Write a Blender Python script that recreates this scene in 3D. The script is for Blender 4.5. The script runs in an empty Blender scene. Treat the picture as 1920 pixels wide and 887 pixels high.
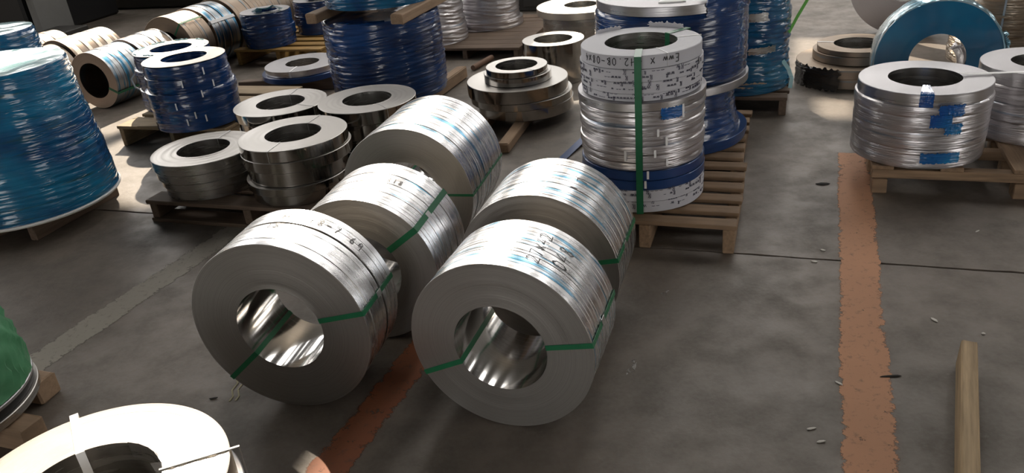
import bpy, math, random
from mathutils import Vector, Matrix, noise
random.seed(11)
S = bpy.context.scene
COL = S.collection
PI = math.pi
rad = math.radians

# ------------------------------------------------------------------ camera
CAM_PITCH, CAM_ROLL, CAM_H, FOC = rad(26.7), rad(5.68), 1.7, 1474.0
cd = bpy.data.cameras.new('camera'); cam = bpy.data.objects.new('camera', cd); COL.objects.link(cam)
fw = Vector((0, math.cos(CAM_PITCH), -math.sin(CAM_PITCH)))
r0 = Vector((1, 0, 0)); u0 = Vector((0, math.sin(CAM_PITCH), math.cos(CAM_PITCH)))
rt = r0*math.cos(CAM_ROLL) - u0*math.sin(CAM_ROLL)
upv = u0*math.cos(CAM_ROLL) + r0*math.sin(CAM_ROLL)
m = Matrix((rt, upv, -fw)).transposed().to_4x4(); m.translation = Vector((0, 0, CAM_H))
cam.matrix_world = m
cd.sensor_width = 36.0; cd.sensor_fit = 'HORIZONTAL'; cd.lens = FOC/1920*36.0
cd.clip_start = .05; cd.clip_end = 200
S.camera = cam

# ------------------------------------------------------------------ world, sun, exposure
w = bpy.data.worlds.new('sky'); S.world = w; w.use_nodes = True
bg = w.node_tree.nodes['Background']; bg.inputs[0].default_value = (1., .97, .93, 1); bg.inputs[1].default_value = 3.0
SUN_AZ, SUN_EL = rad(-6), rad(37)
sun_dir = Vector((math.sin(SUN_AZ)*math.cos(SUN_EL), math.cos(SUN_AZ)*math.cos(SUN_EL), math.sin(SUN_EL)))
sl = bpy.data.lights.new('sun', 'SUN'); sl.energy = 6.5; sl.angle = rad(.6); sl.color = (1.0, .86, .68)
so = bpy.data.objects.new('sun', sl); COL.objects.link(so); so.location = sun_dir*30
so.rotation_euler = (-sun_dir).to_track_quat('-Z', 'Y').to_euler()
vs = S.view_settings
vs.view_transform = 'Standard'; vs.look = 'None'; vs.gamma = 1.0; vs.use_curve_mapping = False
vs.exposure = 0.74
S.cycles.use_denoising = True
S.cycles.max_bounces = 8
S.cycles.sample_clamp_indirect = 6.0

# ------------------------------------------------------------------ node materials
def newmat(name):
    mt = bpy.data.materials.new(name); mt.use_nodes = True
    nt = mt.node_tree; b = nt.nodes['Principled BSDF']
    return mt, nt, b
def N(nt, t, **kw):
    n = nt.nodes.new(t)
    for k, v in kw.items(): setattr(n, k, v)
    return n
def math_n(nt, op, a=None, b=None):
    n = N(nt, 'ShaderNodeMath', operation=op)
    for i, x in enumerate((a, b)):
        if x is None: continue
        if isinstance(x, (int, float)): n.inputs[i].default_value = x
        else: nt.links.new(x, n.inputs[i])
    return n.outputs[0]
def ramp(nt, fac, stops, interp='LINEAR'):
    r = N(nt, 'ShaderNodeValToRGB'); r.color_ramp.interpolation = interp
    el = r.color_ramp.elements
    while len(el) < len(stops): el.new(.5)
    for e, (p, c) in zip(el, stops):
        e.position = p; e.color = (c, c, c, 1) if isinstance(c, (int, float)) else (*c, 1)
    nt.links.new(fac, r.inputs[0]); return r.outputs[0]
def mixc(nt, fac, a, b, blend='MIX'):
    n = N(nt, 'ShaderNodeMix', data_type='RGBA', blend_type=blend)
    for s, x in ((0, fac), (6, a), (7, b)):
        if isinstance(x, (int, float)): n.inputs[s].default_value = x
        elif isinstance(x, tuple): n.inputs[s].default_value = (*x, 1)
        else: nt.links.new(x, n.inputs[s])
    return n.outputs[2]
def noise_t(nt, vec, scale, detail=3, rough=.5, dim='3D'):
    n = N(nt, 'ShaderNodeTexNoise', noise_dimensions=dim)
    n.inputs['Scale'].default_value = scale; n.inputs['Detail'].default_value = detail; n.inputs['Roughness'].default_value = rough
    if vec is not None: nt.links.new(vec, n.inputs['W' if dim == '1D' else 'Vector'])
    return n.outputs['Fac']
def vscale(nt, vec, s):
    n = N(nt, 'ShaderNodeMapping'); n.inputs['Scale'].default_value = s; nt.links.new(vec, n.inputs['Vector']); return n.outputs[0]
def bump(nt, b, h, strength, dist=.002):
    n = N(nt, 'ShaderNodeBump'); n.inputs['Strength'].default_value = strength; n.inputs['Distance'].default_value = dist
    nt.links.new(h, n.inputs['Height']); nt.links.new(n.outputs[0], b.inputs['Normal']); return n

def coil_steel(name, col=(.62, .62, .63), rough=.3, lines=.35, tint=None, tint_amt=.5, tint_th=.58, face_rough=.42, face_col=None, lscale=420):
    """wound strip steel: fine winding lines on the flat faces, strip lines round the outside"""
    mt, nt, b = newmat(name)
    tc = N(nt, 'ShaderNodeTexCoord'); sep = N(nt, 'ShaderNodeSeparateXYZ'); nt.links.new(tc.outputs['Object'], sep.inputs[0])
    r2 = math_n(nt, 'ADD', math_n(nt, 'MULTIPLY', sep.outputs[0], sep.outputs[0]), math_n(nt, 'MULTIPLY', sep.outputs[1], sep.outputs[1]))
    rr = math_n(nt, 'SQRT', r2)
    nr = noise_t(nt, math_n(nt, 'MULTIPLY', rr, 1.0), lscale, 2, .6, '1D')
    nz = noise_t(nt, sep.outputs[2], lscale*.55, 2, .6, '1D')
    ns = N(nt, 'ShaderNodeSeparateXYZ'); nt.links.new(tc.outputs['Normal'], ns.inputs[0])
    isface = ramp(nt, math_n(nt, 'ABSOLUTE', ns.outputs[2]), [(.45, 0.), (.7, 1.)])
    h = mixc(nt, isface, nz, nr)
    smear = noise_t(nt, vscale(nt, tc.outputs['Object'], (2.2, 2.2, 28)), 1.6, 3)
    var = mixc(nt, .35, nz, smear)
    c = mixc(nt, var, tuple(x*.74 for x in col), tuple(min(.95, x*1.14) for x in col))
    fc = face_col or tuple(x*.72 for x in col)
    cf = mixc(nt, nr, tuple(x*.80 for x in fc), tuple(min(1, x*1.12) for x in fc))
    if tint:
        tn = noise_t(nt, vscale(nt, tc.outputs['Object'], (1.4, 1.4, 15)), 2.3, 3, .55)
        tm = ramp(nt, tn, [(tint_th, 0.), (tint_th+.07, tint_amt)])
        c = mixc(nt, tm, c, tint)
    nt.links.new(mixc(nt, isface, c, cf), b.inputs['Base Color'])
    b.inputs['Metallic'].default_value = 1.0
    rg = mixc(nt, isface, (rough,)*3, (face_rough,)*3)
    rg2 = math_n(nt, 'ADD', rg, math_n(nt, 'MULTIPLY', math_n(nt, 'SUBTRACT', smear, .5), .22))
    nt.links.new(rg2, b.inputs['Roughness'])
    bump(nt, b, h, lines, .0014)
    return mt

def wrinkle_film(name, c1, c2, rough=.22, strength=.7, zs=46, metallic=0., c3=None, coat=.6, dist=.006):
    mt, nt, b = newmat(name)
    tc = N(nt, 'ShaderNodeTexCoord')
    o = tc.outputs['Object']
    big = noise_t(nt, vscale(nt, o, (1.6, 1.6, 2.4)), 1.7, 3)
    c = mixc(nt, ramp(nt, big, [(.36, 0.), (.66, 1.)]), c1, c2)
    if c3:
        b2 = noise_t(nt, vscale(nt, o, (2.1, 2.1, 30)), 1.3, 2)
        c = mixc(nt, ramp(nt, b2, [(.60, 0.), (.72, .75)]), c, c3)
    nt.links.new(c, b.inputs['Base Color'])
    mp = N(nt, 'ShaderNodeMapping'); mp.inputs['Scale'].default_value = (2.6, 2.6, zs*2.2); mp.inputs['Rotation'].default_value = (rad(2.5), rad(3), 0)
    nt.links.new(o, mp.inputs['Vector'])
    f1 = noise_t(nt, mp.outputs[0], 1.0, 3, .6)
    mp2 = N(nt, 'ShaderNodeMapping'); mp2.inputs['Scale'].default_value = (3.5, 3.5, zs*1.5); mp2.inputs['Rotation'].default_value = (rad(-7), rad(6), 0)
    nt.links.new(o, mp2.inputs['Vector'])
    f2 = ramp(nt, noise_t(nt, mp2.outputs[0], 1.0, 2), [(.45, 0.), (.5, 1.), (.55, 0.)])
    h = math_n(nt, 'ADD', f1, math_n(nt, 'MULTIPLY', f2, .35))
    bump(nt, b, h, strength, dist)
    b.inputs['Roughness'].default_value = rough; b.inputs['Metallic'].default_value = metallic
    b.inputs['Coat Weight'].default_value = coat; b.inputs['Coat Roughness'].default_value = .08
    return mt

def plain(name, col, rough=.5, metallic=0., var=.12, sc=9., bmp=0., coat=0.):
    mt, nt, b = newmat(name); tc = N(nt, 'ShaderNodeTexCoord')
    n = noise_t(nt, tc.outputs['Object'], sc, 4, .6)
    nt.links.new(mixc(nt, n, tuple(x*(1-var) for x in col), tuple(min(1, x*(1+var)) for x in col)), b.inputs['Base Color'])
    b.inputs['Roughness'].default_value = rough; b.inputs['Metallic'].default_value = metallic; b.inputs['Coat Weight'].default_value = coat
    if bmp: bump(nt, b, n, bmp, .003)
    return mt

def wood(name, col, dark=.55):
    mt, nt, b = newmat(name); tc = N(nt, 'ShaderNodeTexCoord')
    g = noise_t(nt, vscale(nt, tc.outputs['Object'], (2.5, 38, 38)), 1.5, 4, .6)
    k = noise_t(nt, vscale(nt, tc.outputs['Object'], (3, 6, 6)), 1.4, 3)
    c = mixc(nt, ramp(nt, g, [(.32, 0.), (.68, 1.)]), tuple(x*dark for x in col), col)
    c = mixc(nt, ramp(nt, k, [(.52, 0.), (.75, .6)]), c, tuple(x*.4 for x in col))
    oi = N(nt, 'ShaderNodeObjectInfo')
    c = mixc(nt, math_n(nt, 'MULTIPLY', oi.outputs['Random'], .45), c, tuple(x*.55 for x in col))
    nt.links.new(c, b.inputs['Base Color']); b.inputs['Roughness'].default_value = .75
    bump(nt, b, g, .4, .003); return mt

M = {}
M['front'] = coil_steel('galvanised_strip_steel', (.80, .80, .82), .27, .24, face_rough=.44, face_col=(.42, .402, .38), lscale=230)
M['front_blue'] = coil_steel('strip_steel_with_blue_film_remnants', (.80, .80, .82), .27, .22, tint=(.10, .34, .52), tint_amt=.9, tint_th=.505, face_rough=.44, face_col=(.42, .402, .38), lscale=230)
M['bore'] = plain('polished_bore_steel', (.66, .65, .64), .11, 1., .06, 3)
M['mirror'] = coil_steel('mirror_strip_steel', (.46, .44, .41), .09, .06, face_rough=.42, face_col=(.44, .42, .40))
M['satin'] = coil_steel('satin_strip_steel', (.50, .49, .47), .27, .22, face_rough=.44, face_col=(.46, .44, .42))
M['silver'] = coil_steel('plain_strip_steel', (.62, .61, .62), .30, .35, face_rough=.45, face_col=(.40, .39, .405))
M['silver_tint'] = coil_steel('film_wrapped_strip_steel', (.60, .58, .60), .26, .9, tint=(.10, .20, .33), tint_amt=.6, tint_th=.6, face_rough=.45, face_col=(.52, .51, .53), lscale=230)
M['brown'] = coil_steel('dusty_strip_steel', (.27, .215, .17), .46, .5, tint=(.12, .22, .30), tint_amt=.5, face_rough=.5, face_col=(.25, .20, .155), lscale=150)
M['blue_row'] = coil_steel('blue_tinted_strip_steel', (.34, .35, .36), .34, .5, tint=(.02, .17, .30), tint_amt=.9, tint_th=.5, face_rough=.5, face_col=(.44, .34, .27), lscale=150)
M['clear'] = wrinkle_film('clear_stretch_film_on_steel', (.52, .50, .52), (.66, .63, .64), .30, .42, 75, .85, c3=(.20, .27, .36))
M['clear_brown'] = wrinkle_film('dusty_stretch_film_on_steel', (.34, .27, .2), (.46, .37, .28), .25, .9, 55, .7)
M['blue'] = wrinkle_film('blue_stretch_film', (.003, .020, .085), (.006, .050, .19), .2, .5, 46)
M['teal'] = wrinkle_film('teal_blue_stretch_film', (.004, .05, .16), (.008, .17, .33), .18, .6, 30, c3=(.01, .06, .07))
M['blue_top'] = wrinkle_film('pale_blue_film_over_top', (.30, .66, .74), (.55, .82, .86), .16, .7, 8)
M['blue_face'] = wrinkle_film('taut_blue_film', (.004, .10, .22), (.010, .17, .33), .16, .15, 9)
M['blue_patch'] = wrinkle_film('bright_blue_film_scrap', (.005, .07, .30), (.01, .22, .46), .2, .6, 50)
M['blue_flat'] = plain('blue_steel_strip', (.010, .045, .16), .3, .2, .2, 5, coat=.4)
M['green_sheet'] = wrinkle_film('green_woven_tarpaulin', (.03, .14, .06), (.11, .33, .17), .5, .5, 6, coat=.1)
M['green'] = plain('green_strap_plastic', (.012, .13, .055), .35, 0, .2, 30)
M['lime'] = plain('bright_green_strap', (.12, .42, .05), .4, 0, .1, 30)
M['white'] = plain('white_printed_paper', (.50, .50, .54), .6, 0, .07, 12, .2)
M['tape'] = plain('white_tape', (.80, .80, .80), .5, 0, .05, 12)
M['ink'] = plain('black_marker_ink', (.02, .02, .025), .5)
M['print'] = plain('dark_blue_print_ink', (.045, .045, .075), .6)
M['steelstrap'] = plain('steel_banding', (.55, .55, .55), .35, 1., .1, 20)
M['pallet'] = wood('raw_pallet_wood', (.34, .22, .13))
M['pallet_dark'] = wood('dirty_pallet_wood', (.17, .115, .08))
M['pallet_yellow'] = wood('yellow_pallet_wood', (.45, .26, .07))
M['pallet_pale'] = wood('pale_pallet_wood', (.46, .33, .19))
M['timber'] = wood('sawn_timber', (.36, .24, .15), .7)
M['black_film'] = wrinkle_film('dark_stretch_film', (.008, .008, .009), (.025, .022, .02), .22, .6, 20)
M['black'] = plain('black_machine_paint', (.012, .012, .013), .45, .1)
M['machine'] = plain('grey_machine_paint', (.16, .16, .155), .5, .1)
M['machine_dark'] = plain('dark_machine_paint', (.035, .033, .03), .55, .1)
M['rust'] = plain('rusty_steel', (.15, .085, .055), .7, .2, .3, 12)
M['wall'] = plain('dull_sheet_wall', (.16, .15, .14), .8)
M['roof'] = plain('dark_sheet_roof', (.10, .10, .10), .8)
M['cardboard'] = plain('brown_edge_paper', (.42, .34, .24), .8)
M['scrap'] = plain('pale_scrap', (.55, .53, .48), .6)
def glow(name, col, st):
    mt, nt, b = newmat(name); b.inputs['Base Color'].default_value = (.7, .7, .7, 1)
    b.inputs['Emission Color'].default_value = (*col, 1); b.inputs['Emission Strength'].default_value = st; return mt
M['glow_panel'] = glow('glowing_added_panel', (1., .96, .90), 5.0)  # emission put in as daylight for the added roof panels
M['cream'] = coil_steel('pale_strip_steel', (.60, .54, .46), .4, .4, face_rough=.42, face_col=(.62, .58, .53))

def concrete():
    mt, nt, b = newmat('worn_concrete'); tc = N(nt, 'ShaderNodeTexCoord'); o = tc.outputs['Object']
    big = noise_t(nt, o, .9, 5, .6); mid = noise_t(nt, o, 5.5, 6, .65); fine = noise_t(nt, o, 60, 4, .6)
    c = mixc(nt, ramp(nt, big, [(.3, 0.), (.7, 1.)]), (.098, .080, .064), (.185, .151, .122))
    c = mixc(nt, ramp(nt, mid, [(.42, 0.), (.72, .6)]), c, (.058, .048, .039))
    c = mixc(nt, ramp(nt, noise_t(nt, vscale(nt, o, (1, 1, 1)), 11, 6, .7), [(.64, 0.), (.74, .5)]), c, (.22, .195, .17))
    c = mixc(nt, ramp(nt, fine, [(.4, .0), (.8, .35)]), c, (.17, .16, .145))
    nt.links.new(c, b.inputs['Base Color'])
    rg = ramp(nt, mid, [(.3, .42), (.7, .68)]); nt.links.new(rg, b.inputs['Roughness'])
    h = math_n(nt, 'ADD', math_n(nt, 'MULTIPLY', mid, .8), math_n(nt, 'MULTIPLY', fine, .35))
    bump(nt, b, h, .35, .006); return mt
M['floor'] = concrete()
M['joint'] = plain('joint_dirt', (.02, .018, .016), .9)

def worn_paint(name, col, worn=.5, edge=None):
    """flaked floor paint; what has worn away is really not there (transparent)"""
    mt, nt, b = newmat(name); tc = N(nt, 'ShaderNodeTexCoord'); o = tc.outputs['Object']
    n1 = noise_t(nt, o, 22, 6, .75); n2 = noise_t(nt, o, 2.2, 3)
    c = mixc(nt, n2, tuple(x*.72 for x in col), tuple(min(1, x*1.15) for x in col))
    c = mixc(nt, ramp(nt, noise_t(nt, o, 34, 4, .7), [(.55, 0.), (.75, .6)]), c, (.07, .05, .04))
    nt.links.new(c, b.inputs['Base Color']); b.inputs['Roughness'].default_value = .7
    uv = N(nt, 'ShaderNodeTexCoord').outputs['UV']; su = N(nt, 'ShaderNodeSeparateXYZ'); nt.links.new(uv, su.inputs[0])
    e = math_n(nt, 'MULTIPLY', math_n(nt, 'ABSOLUTE', math_n(nt, 'SUBTRACT', su.outputs[0], .5)), 2.0)
    e3 = math_n(nt, 'POWER', e, 5.0)
    k = math_n(nt, 'SUBTRACT', math_n(nt, 'ADD', n1, math_n(nt, 'MULTIPLY', n2, .35)), math_n(nt, 'MULTIPLY', e3, .30))
    a = ramp(nt, k, [(worn-.05, 0.), (worn+.05, 1.)])
    nt.links.new(a, b.inputs['Alpha']); return mt
M['orange'] = worn_paint('worn_orange_paint', (.48, .235, .125), .48)
M['orange_dim'] = worn_paint('dark_orange_paint', (.26, .085, .035), .50)  # darker, redder version of the orange line paint
M['pale_line'] = worn_paint('worn_pale_paint', (.25, .225, .19), .50)

# ------------------------------------------------------------------ object helpers
def mesh_obj(name, verts, faces, mat, parent=None, mats=None, fmat=None, smooth=None):
    me = bpy.data.meshes.new(name); me.from_pydata([tuple(v) for v in verts], [], faces)
    for x in (mats or [mat]): me.materials.append(M[x])
    if fmat: me.polygons.foreach_set('material_index', fmat)
    if smooth is not None:
        me.polygons.foreach_set('use_smooth', [True]*len(me.polygons))
        if smooth < 180: me.set_sharp_from_angle(angle=rad(smooth))
    me.update()
    o = bpy.data.objects.new(name, me); COL.objects.link(o)
    if parent: o.parent = parent
    return o
def tag(o, label, cat, group=None):
    o['label'] = label; o['category'] = cat
    if group: o['group'] = group
    return o
def struct(o): o['kind'] = 'structure'; return o
def thing(name, label, cat, loc=(0, 0, 0), rot=(0, 0, 0), group=None):
    e = bpy.data.objects.new(name, None); COL.objects.link(e); e.empty_display_size = .1
    e.location = loc; e.rotation_euler = rot
    return tag(e, label, cat, group)

def lathe(prof, seg=96, smooth=35, wob=None):
    """closed profile [(r,z)...] revolved round z"""
    V, F = [], []; n = len(prof)
    for i in range(seg):
        a = 2*PI*i/seg; c, s = math.cos(a), math.sin(a)
        for j, (r, z) in enumerate(prof):
            d = wob(a, z) if (wob and r > 0) else 0
            V.append(((r+d)*c, (r+d)*s, z))
    for i in range(seg):
        k = (i+1) % seg
        for j in range(n):
            l = (j+1) % n
            F.append((i*n+j, k*n+j, k*n+l, i*n+l))
    return V, F
def ring_profile(R, r, z0, z1, bev=.0025, ripple=0., seed=0, n=14):
    """annulus section; 'ripple' telescopes the wraps on the upper face"""
    rnd = random.Random(seed)
    p = [(r, z0), (R-bev, z0), (R, z0+bev), (R, z1-bev), (R-bev, z1)]
    if ripple:
        for i in range(1, n):
            t = i/n; p.append((R-bev+(r-R+bev)*t, z1+-rnd.uniform(0, ripple)))
    p.append((r, z1)); return p
def ring(name, R, r, z0, z1, mat, parent=None, seg=96, bore=None, ripple=0., seed=0, off=(0, 0), bev=.0025, wobble=0.):
    prof = ring_profile(R, r, z0, z1, bev, ripple, seed)
    ph = random.Random(seed).uniform(0, 6)
    wob = (lambda a, z: wobble*(noise.noise(Vector((math.cos(a)*1.6, math.sin(a)*1.6, seed*3.1))))) if wobble else None
    V, F = lathe(prof, seg, wob=wob)
    V = [(x+off[0], y+off[1], z) for x, y, z in V]
    n = len(prof)
    fm = [1 if (bore and (k % n) == n-1) else 0 for k in range(len(F))]
    return mesh_obj(name, V, F, mat, parent, mats=[mat]+([bore] if bore else []), fmat=fm, smooth=35)

def strap_loop(name, R, r, z0, z1, ang, width, mat, parent, t=.0015, sag=0.):
    """a band round the wound section: over the outside, down each face, through the bore"""
    path = [(R+t, z0-t), (R+t, z1+t), (r-t, z1+t), (r-t, z0-t)]
    inn = [(R+.0002, z0-.0002), (R+.0002, z1+.0002), (r-.0002, z1+.0002), (r-.0002, z0-.0002)]
    # subdivide long spans so the band can run slightly askew
    P, I = [], []
    for k in range(4):
        for q in range(4):
            f = q/4
            P.append(tuple(path[k][i]*(1-f)+path[(k+1) % 4][i]*f for i in (0, 1)))
            I.append(tuple(inn[k][i]*(1-f)+inn[(k+1) % 4][i]*f for i in (0, 1)))
    V, F = [], []; c, s = math.cos(ang), math.sin(ang); n = len(P)
    for side in (-1, 1):
        for L in (P, I):
            for rho, z in L:
                k = side*width/2 + sag*(z-z0)
                V.append((rho*c-k*s, rho*s+k*c, z))
    for i in range(n):
        j = (i+1) % n
        F += [(i, j, 2*n+j, 2*n+i), (n+i, 3*n+i, 3*n+j, n+j), (i, n+i, n+j, j), (2*n+i, 2*n+j, 3*n+j, 3*n+i)]
    return mesh_obj(name, V, F, mat, parent)

def box(name, cx, cy, cz, sx, sy, sz, mat, parent=None, bev=.004, jit=0., rz=0.):
    """bevelled board / block centred on c; length along x"""
    hx, hy, hz = sx/2, sy/2, sz/2; bev = min(bev, hx*.5, hy*.5, hz*.5)
    V = []
    for z, i in ((-hz, bev), (-hz+bev, 0), (hz-bev, 0), (hz, bev)):
        x, y = hx-i, hy-i; b2 = bev if i == 0 else bev*.5
        for (px, py) in ((x-b2, -y), (x, -y+b2), (x, y-b2), (x-b2, y), (-x+b2, y), (-x, y-b2), (-x, -y+b2), (-x+b2, -y)):
            V.append((px+random.uniform(-jit, jit), py+random.uniform(-jit, jit), z+random.uniform(-jit, jit)))
    F = [tuple(range(7, -1, -1)), tuple(range(24, 32))]
    for k in range(3):
        for i in range(8):
            j = (i+1) % 8; F.append((k*8+i, k*8+j, k*8+8+j, k*8+8+i))
    o = mesh_obj(name, V, F, mat, parent)
    o.location = (cx, cy, cz); o.rotation_euler = (0, 0, rz); return o

def film_wrap(name, prof, mat, parent, seg=144, step=.006, amp=.004, slant=.5, seed=0, close_top=False, topmat=None, bore=None, bulge=0.):
    """stretch film round a stack: profile [(z,R)...] bottom to top, with real wrinkles"""
    zs = []
    for (za, ra), (zb, rb) in zip(prof, prof[1:]):
        n = max(1, int(abs(zb-za)/step))
        for i in range(n): zs.append((za+(zb-za)*i/n, ra+(rb-ra)*i/n))
    zs.append(prof[-1]); n = len(zs)
    V, F, FM = [], [], []
    for j, (z, R) in enumerate(zs):
        for i in range(seg):
            a = 2*PI*i/seg
            q = Vector((math.cos(a)*1.7, math.sin(a)*1.7, (z+slant*.05*math.sin(a*2+seed))*58+seed*7))
            d = noise.noise(q)*amp
            q2 = Vector((math.cos(a)*3, math.sin(a)*3, z*95+seed*3+math.sin(a)*slant*2))
            d += (.5-abs(noise.noise(q2)))*amp*.6
            if j in (0, n-1): d *= .4
            V.append(((R+d)*math.cos(a), (R+d)*math.sin(a), z))
    for j in range(n-1):
        for i in range(seg):
            k = (i+1) % seg; F.append((j*seg+i, j*seg+k, (j+1)*seg+k, (j+1)*seg+i)); FM.append(0)
    z, R = zs[-1]; base = (n-1)*seg
    if close_top:
        rings = [.86, .68, .5, .34, .2, .08]
        for t in rings:
            st = len(V)
            for i in range(seg):
                a = 2*PI*i/seg
                d = noise.noise(Vector((t*R*9*math.cos(a), t*R*9*math.sin(a), seed)))*.014*(1.1-t)
                V.append((R*t*math.cos(a), R*t*math.sin(a), z+.004+d-bulge*(1-t)))
            for i in range(seg):
                k = (i+1) % seg; F.append((base+i, base+k, st+k, st+i)); FM.append(1 if topmat else 0)
            base = st
        c = len(V); V.append((0, 0, z-bulge))
        for i in range(seg): F.append((base+i, base+(i+1) % seg, c)); FM.append(1 if topmat else 0)
    elif bore:
        for (rr, zz) in ((R-.012, z+.004), ((R+bore)/2, z+.005), (bore, z+.003), (bore, prof[0][0])):
            st = len(V)
            for i in range(seg):
                a = 2*PI*i/seg; V.append((rr*math.cos(a), rr*math.sin(a), zz))
            for i in range(seg):
                k = (i+1) % seg; F.append((base+i, base+k, st+k, st+i)); FM.append(1 if topmat else 0)
            base = st
    c = len(V)
    if not bore:
        V.append((0, 0, prof[0][0]))
        for i in range(seg): F.append(((i+1) % seg, i, c)); FM.append(0)
    else:
        for i in range(seg): F.append((i, base+i, base+(i+1) % seg, (i+1) % seg)); FM.append(0)
    return mesh_obj(name, V, F, mat, parent, mats=[mat]+([topmat] if topmat else []), fmat=FM, smooth=50)

def cyl_patch(name, R, a0, a1, z0, z1, mat, parent, amp=.003, ragged=.008, seed=0, nu=22, nv=8, t=.0015, over_top=None):
    """scrap of film / tape lying on the round side; real thickness"""
    rnd = random.Random(seed+5); V, F = [], []
    rows = [(R, z0+(z1-z0)*j/nv) for j in range(nv+1)]
    if over_top: rows += [(R-.004, z1+.003)] + [(R+(over_top-R)*k/6, z1+.004) for k in range(1, 7)]
    n = len(rows)
    for lay in (0, 1):
        for j, (r, z) in enumerate(rows):
            for i in range(nu+1):
                u = i/nu; e = noise.noise(Vector((j*.7, seed, 3)))*ragged/R if i in (0, nu) else 0
                a = a0+(a1-a0)*u+e
                zz = z+(noise.noise(Vector((i*.6, seed, 9)))*ragged if j in (0, nv if not over_top else -1) else 0)
                d = (abs(noise.noise(Vector((i*.45, j*1.3, seed*2.3))))*amp + t)*(1 if lay else 0)+.0004
                if over_top and j > nv: V.append((r*math.cos(a), r*math.sin(a), zz+d))
                else: V.append(((r+d)*math.cos(a), (r+d)*math.sin(a), zz))
    w_ = nu+1; L = n*w_
    for j in range(n-1):
        for i in range(nu):
            p = j*w_+i; F.append((L+p, L+p+1, L+p+1+w_, L+p+w_)); F.append((p, p+w_, p+1+w_, p+1))
    for i in range(nu):
        F.append((i, i+1, L+i+1, L+i)); q = (n-1)*w_+i; F.append((q, L+q, L+q+1, q+1))
    for j in range(n-1):
        p = j*w_; F.append((p, L+p, L+p+w_, p+w_)); q = p+nu; F.append((q, q+w_, L+q+w_, L+q))
    return mesh_obj(name, V, F, mat, parent, smooth=60)

# handwriting: single-stroke glyphs in a unit box
GL = {'0': [[(.5, 1), (.15, .75), (.15, .25), (.5, 0), (.85, .25), (.85, .75), (.5, 1)]],
 '1': [[(.5, 1), (.5, 0)]], '2': [[(.1, .8), (.4, 1), (.8, .8), (.7, .5), (.1, 0), (.9, .05)]],
 '4': [[(.6, 1), (.1, .35), (.9, .4)], [(.65, .65), (.6, 0)]], '5': [[(.85, 1), (.25, 1), (.2, .6), (.6, .65), (.85, .35), (.5, 0), (.15, .1)]],
 '6': [[(.7, 1), (.3, .6), (.2, .25), (.5, 0), (.8, .25), (.6, .5), (.25, .35)]],
 '7': [[(.1, .95), (.85, 1), (.4, 0)]], '8': [[(.8, .85), (.5, 1), (.2, .8), (.8, .25), (.5, 0), (.2, .2), (.8, .85)]],
 '9': [[(.8, .7), (.5, .5), (.2, .7), (.45, 1), (.8, .85), (.75, 0)]], 'x': [[(.1, .8), (.9, .1)], [(.9, .85), (.15, .05)]],
 '-': [[(.1, .5), (.9, .5)]], '.': [[(.4, .05), (.55, .1)]], 'n': [[(.1, 1), (.1, 0)], [(.1, 1), (.9, 1), (.9, 0)], [(.1, .5), (.9, .5)], [(.1, .05), (.9, .05)]],
 'B': [[(.15, 0), (.15, 1), (.7, .85), (.3, .5), (.8, .2), (.15, 0)]], 'K': [[(.1, 0), (.1, 1), (.6, 1)], [(.9, 1), (.5, .5), (.9, 0), (.4, 0)], [(.35, .2), (.55, .5), (.35, .8)]],
 'H': [[(.15, 0), (.2, 1)], [(.8, 0), (.8, 1)], [(.15, .45), (.95, .55)]], 'D': [[(.2, 0), (.2, 1), (.75, .8), (.8, .25), (.2, 0)]],
 'w': [[(0, .6), (.2, .1), (.45, .6), (.7, .1), (1, .6)]], 'E': [[(.85, 1), (.15, 1), (.15, .5), (.7, .5)], [(.15, .5), (.1, 0), (.9, 0)]],
 '~': [[(0, .45), (.5, .5), (1, .45)]], ' ': []}
def writing(name, items, mat, parent, pen=.0015):
    """items: (text, R, angle, z, size, mode, flip). mode 'round': runs round the coil with its top along +z; 'axis': runs along +z with its top against the turn"""
    V, F = [], []
    for text, R, a0, z0, size, mode, flip in items:
        u = 0.
        for ch in text:
            for st in GL[ch]:
                pts = [(u+x*.62, y) for x, y in st]
                for (xa, ya), (xb, yb) in zip(pts, pts[1:]):
                    L = math.hypot(xb-xa, yb-ya) or 1; nx, ny = -(yb-ya)/L*pen/size, (xb-xa)/L*pen/size
                    b = len(V)
                    for lift in (.0006, .0014):
                        for (x, y, k) in ((xa, ya, 1), (xb, yb, 1), (xb, yb, -1), (xa, ya, -1)):
                            X, Y = (x+nx*k)*size, (y+ny*k)*size
                            if flip: X, Y = -X, -Y
                            if mode == 'round': a, z = a0+X/R, z0+Y
                            else: a, z = a0-Y/R, z0+X
                            V.append(((R+lift)*math.cos(a), (R+lift)*math.sin(a), z))
                    F += [(b+4, b+5, b+6, b+7), (b+3, b+2, b+1, b), (b, b+1, b+5, b+4), (b+1, b+2, b+6, b+5), (b+2, b+3, b+7, b+6), (b+3, b, b+4, b+7)]
            u += .85
    return mesh_obj(name, V, F, mat, parent)

def ribbon(name, pts, width, mat, parent=None, t=.002, up=(0, 0, 1)):
    """thin band through points"""
    V, F = [], []; up = Vector(up); n = len(pts); P = [Vector(p) for p in pts]
    for i, p in enumerate(P):
        d = (P[min(i+1, n-1)]-P[max(i-1, 0)]).normalized(); s = d.cross(up)
        s = s.normalized() if s.length > 1e-4 else Vector((1, 0, 0)); q = s.cross(d)
        for k, l in ((-1, -1), (1, -1), (1, 1), (-1, 1)): V.append(p+s*k*width/2+q*l*t/2)
    for i in range(n-1):
        for k in range(4):
            l = (k+1) % 4; F.append((i*4+k, i*4+l, i*4+4+l, i*4+4+k))
    F += [(3, 2, 1, 0), tuple((n-1)*4+k for k in range(4))]
    return mesh_obj(name, V, F, mat, parent)

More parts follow.
